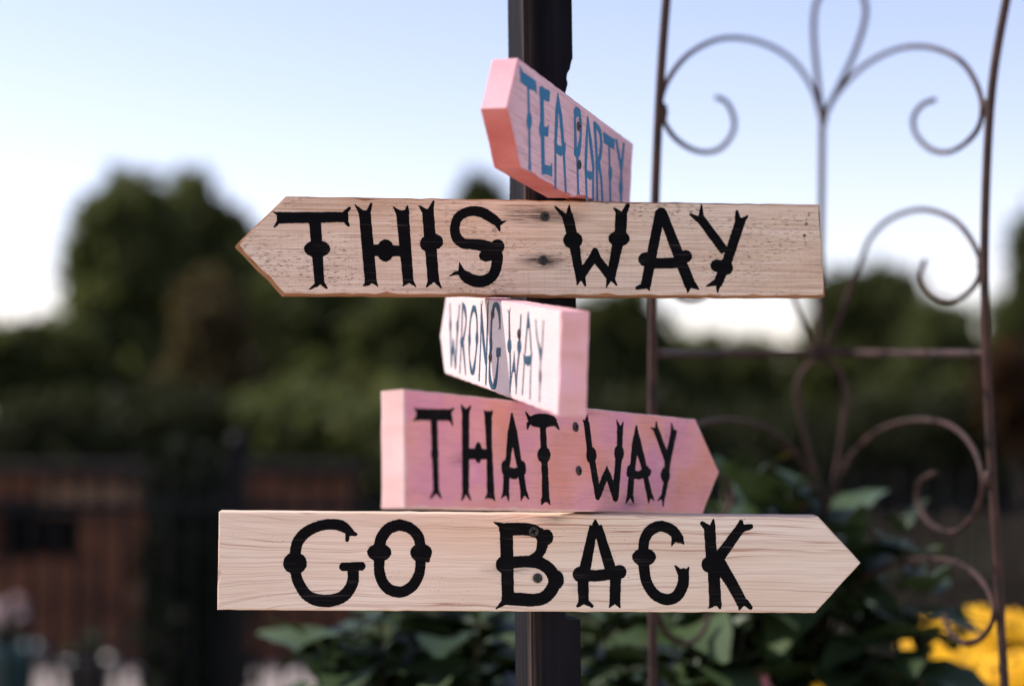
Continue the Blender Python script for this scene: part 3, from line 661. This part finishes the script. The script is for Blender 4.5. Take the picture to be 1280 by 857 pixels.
def flower_plant(label, heads, Y, fm, seed, group=None, cat='flowers'):
    rr = random.Random(seed); x = cx_(heads, Y); root = empty('flowering_plant', (x, Y, 0), label, cat, group)
    for u, v in heads:
        y = Y + rr.uniform(-.10, .10); p = at(u, v, y); b = Vector((x + (p.x - x) * .3, Y + (y - Y) * .3, -.04))
        P = catmull([b, b.lerp(p, .55) + Vector(((p.x - x) * .2, 0, 0)), p], 5); bm = bmesh.new(); tube(bm, P, .0028, 5); obj('stem', bm, STEM, root, Matrix())
        obj('flower_head', fm, None, root, Matrix.Translation(p) @ Matrix.Rotation(rr.uniform(-1.3, .3), 4, 'Z') @ Matrix.Rotation(rr.uniform(.4, 1.0), 4, 'X') @ Matrix.Rotation(rr.uniform(0, 6), 4, 'Z') @ Matrix.Scale(rr.uniform(.9, 1.25), 4))
        for j in range(3):
            q = P[int(len(P) * (.35 + .2 * j))]; obj('leaf', SLEAF[0], None, root, Matrix.Translation(q) @ rotm(rr.uniform(0, 6.28), rr.uniform(0, .6), rr.uniform(-.4, .4)))
    return root
rr = random.Random(5)
top = [(1146 + i * 9 + rr.uniform(-6, 6), 793 + rr.uniform(-14, 16)) for i in range(22)] + [(1138 + i * 16, 802 + rr.uniform(-8, 8)) for i in range(9)] + [(1175 + i * 11 + rr.uniform(-6, 6), 787 + rr.uniform(-8, 20)) for i in range(16)]
flower_plant('tall clump of bright yellow flowers behind the rusty trellis leg', top, 5.0, FY, 21)
low = [(1172 + i * 9 + rr.uniform(-6, 6), 838 + rr.uniform(-12, 16)) for i in range(18)] + [(1180 + i * 10, 862 + rr.uniform(-10, 10)) for i in range(16)]
flower_plant('lower clump of bright yellow flowers in front of the taller yellow clump', low, 4.7, FY, 22)
flower_plant('single pink flower low among the dark shrub leaves', [(945,857)], 3.4, FP, 23, cat='flower')
flower_plant('small yellow flowers low among the dark shrub leaves', [(1022,860),(1036,872)], 3.4, FS, 24)

# ------------------------------------------------------------------ black iron picket fence
iron = vary('black_iron', (.005, .005, .0055, 1), (.012, .011, .012, 1), 40, .6, .12, 0)
FD = 7.5
fe = empty('picket_fence', (0, FD, 0), 'black iron picket fence with ball-capped posts crossing the garden', 'fence')
pk = bmesh.new(); bx(pk, (-.012, -.012, .05), (.012, .012, 1.36))
tp = [pk.verts.new(p) for p in ((-.009, -.009, 1.3602), (.009, -.009, 1.3602), (.009, .009, 1.3602), (-.009, .009, 1.3602), (0, 0, 1.42))]
for i in range(4): pk.faces.new((tp[i], tp[(i + 1) % 4], tp[4]))
pme = bpy.data.meshes.new('picket'); pk.to_mesh(pme); pk.free(); pme.materials.append(iron)
posts = [at(297, 600, FD).x + d for d in (-1.9, 0, 1.9, 3.8)]
for i in range(62):
    x = -3.1 + i * .1
    if min(abs(x - p) for p in posts) > .05: obj('picket', pme, None, fe, Matrix.Translation((x, FD, 0)))
for z in (.18, 1.22):
    bm = bmesh.new(); bx(bm, (-3.3, FD - .017, z - .018), (4.0, FD + .017, z + .018)); obj('rail', bm, iron, fe, Matrix())
for x in posts:
    bm = bmesh.new(); bx(bm, (-.045, -.045, -.2), (.045, .045, 1.44)); bx(bm, (-.055, -.055, 1.441), (.055, .055, 1.465))
    r_ = bmesh.ops.create_uvsphere(bm, u_segments=12, v_segments=8, radius=.045)
    for v_ in r_['verts']: v_.co.z += 1.505
    obj('fence_post', bm, iron, fe, Matrix.Translation((x, FD, 0)))

# ------------------------------------------------------------------ patio, brick wall with opening, pots
pav = vary('pale_paving', (.24, .20, .185, 1), (.34, .29, .27, 1), 3, .9, .2, .003)
bm = bmesh.new(); bx(bm, (-6, 8.3, -.05), (-1.0, 11.3, .02)); tag(obj('patio', bm, pav), kind='structure')
t = NT('orange_brick'); br = t.n('TexBrick'); br.inputs['Scale'].default_value = 1; br.inputs['Brick Width'].default_value = .22; br.inputs['Row Height'].default_value = .075; br.inputs['Mortar Size'].default_value = .005
br.inputs['Color1'].default_value = (.055, .02, .009, 1); br.inputs['Color2'].default_value = (.14, .052, .024, 1); br.inputs['Mortar'].default_value = (.12, .08, .06, 1)
mp = t.n('Mapping'); mp.inputs['Rotation'].default_value = (R(90), 0, 0); tcx = t.n('TexCoord'); t.l(tcx.outputs['Object'], mp.inputs[0]); t.l(mp.outputs[0], br.inputs['Vector']); t.col(br.outputs[0]); M_BR = t.done(.9, .15)
stone = vary('tan_stone', (.12, .07, .038, 1), (.20, .12, .07, 1), 6, .9, .15, .004)
soot = vary('sooty_brick', (.008, .007, .006, 1), (.02, .017, .014, 1), 9, .95, .1)
WD = 11.35
bw = empty('brick_wall', (-2.6, WD, 0), 'low orange brick garden wall with a dark fireplace opening beyond the fence', 'wall')
def blk(name, u0, u1, z0, z1, mat, d0=0, d1=.5):
    bm = bmesh.new(); bx(bm, (at(u0, 540, WD).x, WD + d0, z0), (at(u1, 540, WD).x, WD + d1, z1)); return obj(name, bm, mat, bw, Matrix())
z_ = lambda v: at(100, v, WD).z
blk('wall_block', -150, -8, 0, z_(592), M_BR); blk('wall_block', 104, 440, 0, z_(592), M_BR)
blk('wall_block', -8, 104, 0, z_(697), M_BR); blk('wall_block', -8, 104, z_(622), z_(592), M_BR)
blk('lintel', 56, 172, z_(640), z_(606), stone, -.05, -.002); blk('coping', -160, 450, z_(592) + .001, z_(580), vary('dark_coping', (.012, .010, .009, 1), (.03, .024, .02, 1), 5, .9, .1), -.06, .56)
blk('firebox', -8, 104, z_(697) + .002, z_(622) - .002, soot, .44, .5)
def lathe(bm, prof, n=20):
    rings = [[bm.verts.new((r * math.cos(2 * math.pi * k_ / n), r * math.sin(2 * math.pi * k_ / n), z)) for k_ in range(n)] for r, z in prof]
    for i in range(len(rings) - 1):
        for k_ in range(n): bm.faces.new((rings[i][k_], rings[i][(k_ + 1) % n], rings[i + 1][(k_ + 1) % n], rings[i + 1][k_])).smooth = True
    bm.faces.new(rings[0][::-1]); bm.faces.new(rings[-1])
def potted(label, u, Y, h, r, pm_, fm, n, spread, hgt, seed, dens=20):
    rr = random.Random(seed); x = at(u, 700, Y).x; root = empty('potted_plant', (x, Y, .02), label, 'potted plant')
    bm = bmesh.new(); lathe(bm, [(r * .68, 0), (r * .95, h * .85), (r * 1.06, h * .86), (r * 1.08, h), (r * .95, h), (r * .93, h * .93)]); obj('pot', bm, pm_, root, Matrix.Translation((x, Y, .02)))
    for i in range(n):
        a = rr.uniform(0, 6.28); q = rr.random() ** .5 * spread; p = Vector((x + q * math.cos(a), Y + q * math.sin(a) * .8, .02 + h + hgt * (1 - .5 * (q / spread) ** 2) * rr.uniform(.75, 1)))
        b = Vector((x + (p.x - x) * .3, Y + (p.y - Y) * .3, .02 + h * .9)); bm = bmesh.new(); tube(bm, [b, b.lerp(p, .5) + Vector((0, 0, .02)), p], .004, 5); obj('stem', bm, STEM, root, Matrix())
        if fm: obj('flower_head', fm, None, root, Matrix.Translation(p) @ Matrix.Rotation(rr.uniform(0, 6), 4, 'Z') @ Matrix.Rotation(rr.uniform(.2, 1.1), 4, 'X') @ Matrix.Scale(rr.uniform(1.2, 1.7), 4))
        for j in range(3): obj('leaf', LEAF[j], None, root, Matrix.Translation(b.lerp(p, .4 + .2 * j)) @ rotm(rr.uniform(0, 6.28), rr.uniform(0, .7), 0) @ Matrix.Scale(.8, 4))
WHT = vary('white_petal', (.60, .42, .42, 1), (.72, .55, .54, 1), 30, .6, .2); FW = flower_mesh(.04, 12, WHT, DK, 4, 2)
potted('pale pink potted flowers in a teal glazed pot near the fireplace opening', 12, 9.6, .34, .19, vary('teal_glaze', (.02, .06, .07, 1), (.03, .09, .10, 1), 5, .3, .5), FW, 18, .13, .30, 31)
potted('green plant in a black pot on the pale patio', 112, 9.4, .30, .15, vary('black_glaze', (.01, .01, .011, 1), (.02, .02, .022, 1), 5, .35, .5), None, 10, .12, .18, 32)

# weathered plank fence panel behind the yellow flowers
plk = vary('weathered_plank', (.035, .026, .018, 1), (.085, .065, .045, 1), 1, .9, .15, .002, (30, 30, 2))
pf = empty('plank_fence', (at(1200, 600, 6.4).x, 6.4, 0), 'weathered grey plank fence panel behind the yellow flowers', 'fence')
for i in range(17):
    x = at(1040, 600, 6.4).x + i * .062; bm = bmesh.new(); h_ = at(1100, 640, 6.4).z + rnd.uniform(-.02, .02)
    bx(bm, (x, 6.4, -.1), (x + .05, 6.42, h_)); obj('plank', bm, plk, pf, Matrix())
for z in (.3, .95):
    bm = bmesh.new(); bx(bm, (at(1035, 600, 6.4).x, 6.4215, z), (at(1040, 600, 6.4).x + 17 * .062, 6.46, z + .06)); obj('rail', bm, plk, pf, Matrix())

# ------------------------------------------------------------------ trees
BARK = vary('bark', (.03, .022, .016, 1), (.07, .052, .04, 1), 8, .95, .1, .01, (1, 1, .25))
def fol(name, c1, c2, tm=.4):
    t = NT(name); ge = t.n('NewGeometry'); n = t.noise(t.coord((1.1, 1.1, 1.1)), 1, 3)
    col = t.mix(ge.outputs['Random Per Island'], c1, c2); col = t.mix(t.math('MULTIPLY', n, .4), col, c2); t.col(col); m_ = t.done(.7, .08)
    tr_ = t.n('BsdfTranslucent'); t.l(t.mix(1.0, col, (1.8, 1.8, 1.25, 1), 'MULTIPLY'), tr_.inputs[0]); mx = t.n('MixShader'); mx.inputs[0].default_value = tm
    t.l(t.b.outputs[0], mx.inputs[1]); t.l(tr_.outputs[0], mx.inputs[2]); t.l(mx.outputs[0], t.t.nodes['Material Output'].inputs[0]); return m_
F_DK = fol('dark_foliage', (.020, .028, .009, 1), (.080, .088, .032, 1)); F_GR = fol('green_foliage', (.035, .048, .015, 1), (.105, .115, .045, 1))
F_HG = fol('hedge_foliage', (.012, .015, .007, 1), (.038, .041, .020, 1), .25); F_EV = fol('yew_foliage', (.007, .010, .005, 1), (.018, .022, .010, 1), .1)
F_TAN = fol('olive_tan_foliage', (.05, .04, .02, 1), (.10, .075, .04, 1)); F_RED = fol('red_brown_foliage', (.025, .014, .008, 1), (.055, .028, .016, 1))
def crown_mesh(lobes, n, size, mat, seed, hollow=.25):
    g_ = np.random.default_rng(seed); vol = np.array([l[3] * l[4] * l[5] for l in lobes]); cnt = np.maximum(1400 if n > 6000 else 300, (n * vol / vol.sum()).astype(int)); C_l = []
    for l, c in zip(lobes, cnt):
        d = g_.normal(size=(c, 3)); d /= np.linalg.norm(d, axis=1)[:, None]; r = g_.random(c) ** .42 * (1 + .08 * g_.normal(size=c))
        lump = 1 + .16 * np.sin(d[:, 0] * 5 + seed) * np.cos(d[:, 2] * 6 + 2 * seed) + .10 * np.sin(d[:, 1] * 9 + d[:, 2] * 7)
        C_l.append(np.array(l[:3]) + d * (r * lump)[:, None] * np.array(l[3:6]))
    P = np.concatenate(C_l); m = len(P); A = g_.normal(size=(m, 3)); A /= np.linalg.norm(A, axis=1)[:, None]; B2 = np.cross(A, g_.normal(size=(m, 3))); B2 /= np.linalg.norm(B2, axis=1)[:, None]
    s_ = size * (.6 + .8 * g_.random(m))[:, None]
    V = np.stack([P - A * s_, P + B2 * s_ * .55, P + A * s_, P - B2 * s_ * .55], 1).reshape(-1, 3)
    me = bpy.data.meshes.new('crown'); me.from_pydata(V.tolist(), [], np.arange(4 * m).reshape(-1, 4).tolist()); me.materials.append(mat); return me
def tree(label, lobes, D, n, size, mat, seed, name='tree', cat='tree', trunk=.12, group=None, dj=0):
    rr = random.Random(seed); LB = []
    for (u, v, ru, rv) in lobes:
        c = at(u, v, D + rr.uniform(-dj, dj)); k_ = D / FPX; LB.append((c.x, c.y, c.z, ru * k_, max(ru * k_ * .9, .3), rv * k_))
    x = sum(l[0] * l[3] for l in LB) / sum(l[3] for l in LB)
    root = empty(name, (x, D, 0), label, cat, group)
    cr = obj('crown', crown_mesh(LB, n, size, mat, seed), None, root, Matrix())
    bm = bmesh.new(); zc = max(l[2] for l in LB)
    tube(bm, [Vector((x, D, -.2)), Vector((x + .05, D, zc * .35)), Vector((x - .03, D, zc * .7)), Vector((x, D, zc))], [trunk * 1.25, trunk, trunk * .7, trunk * .25], 10)
    for l in LB:
        b = Vector((x, D, max(.3, l[2] * .55))); tube(bm, [b, b.lerp(Vector(l[:3]), .5) + Vector((0, 0, .1)), Vector(l[:3])], [trunk * .5, trunk * .35, trunk * .1], 7)
    obj('trunk', bm, BARK, root, Matrix()); return root
tree('tallest dark leafy tree, with two humps on its crown', [(165,300,74,84),(238,286,54,76),(288,300,36,38),(120,330,38,48),(300,360,44,60),(190,410,112,110),(200,500,110,80)], 27, 26000, .12, F_GR, 1, dj=.6, trunk=.2)
tree('low dark tree rising beside the tallest two-humped tree', [(20,452,80,52),(-60,440,60,60),(80,470,60,60)], 25, 9000, .11, F_DK, 2)
tree('olive tan tree standing in front of the tallest two-humped tree', [(262,420,46,78),(285,500,60,60),(240,510,55,60)], 22, 9000, .09, F_TAN, 3, dj=.3)
tree('broad green tree behind the arrow tip of the THIS WAY board', [(345,400,44,58),(392,372,62,70),(440,370,70,70),(400,490,95,80)], 26, 13000, .11, F_GR, 4)
tree('slim tree whose top shows just over the THIS WAY board', [(592,258,22,34),(614,262,22,36),(603,280,34,50),(600,350,44,70),(590,480,80,80)], 28, 12000, .11, F_DK, 5)
tree('dark tree behind the WRONG WAY board', [(520,420,75,75),(505,500,85,70)], 24, 9000, .11, F_DK, 6)
tree('dark tree behind the black post of the sign', [(735,440,70,68),(720,510,85,60),(785,425,52,66),(800,490,60,60)], 25, 11000, .11, F_DK, 7)
tree('low green tree under the open gap of sky', [(870,475,60,60),(930,480,60,62),(900,530,90,45)], 26, 10000, .11, F_GR, 8)
tree('round dark tree behind the middle of the trellis', [(1050,400,42,62),(1105,400,58,66),(1070,490,90,80)], 25, 15000, .11, F_DK, 9)
tree('dark tree behind the curled ends of the trellis scrolls', [(1175,440,50,66),(1160,510,75,60)], 24, 9000, .11, F_GR, 10)
tree('narrow tree behind the outer leg of the trellis', [(1285,330,26,60),(1275,430,45,70),(1290,500,60,60)], 26, 9000, .10, F_GR, 11)
tree('red-brown bush beyond the trellis leg', [(1262,480,40,50),(1285,520,50,50)], 15, 5000, .06, F_RED, 12, name='bush', cat='bush', trunk=.05)
rr = random.Random(9)
hl = ['before the two-humped tree', 'before the olive tan tree', 'behind the ball-capped fence post', 'behind the square end of THAT WAY', 'behind the THAT WAY board', 'behind the foot of the post', 'behind the arrow tip of THAT WAY', 'behind the lower trellis scrolls', 'behind the plank fence', 'beyond the brick wall']
for i in range(9):
    u = 60 + i * 150
    tree('dark evergreen bush ' + hl[(i + 9) % 10 if i == 0 else i], [(u + rr.uniform(-15, 15), 560 + rr.uniform(-20, 10), 95, 62), (u + 40, 600, 95, 70)], 15.5 + rr.uniform(-1, 1), 5200, .07, F_HG if i not in (2, 3) else F_GR, 40 + i, name='bush', cat='bush', trunk=.06, group='evergreen bushes in a row beyond the fence')
tree('dark columnar evergreen standing right behind the iron fence', [(240,640,58,90),(240,740,66,110),(242,830,66,110)], 8.6, 12000, .035, F_EV, 60, name='columnar_evergreen', cat='evergreen', trunk=.05)
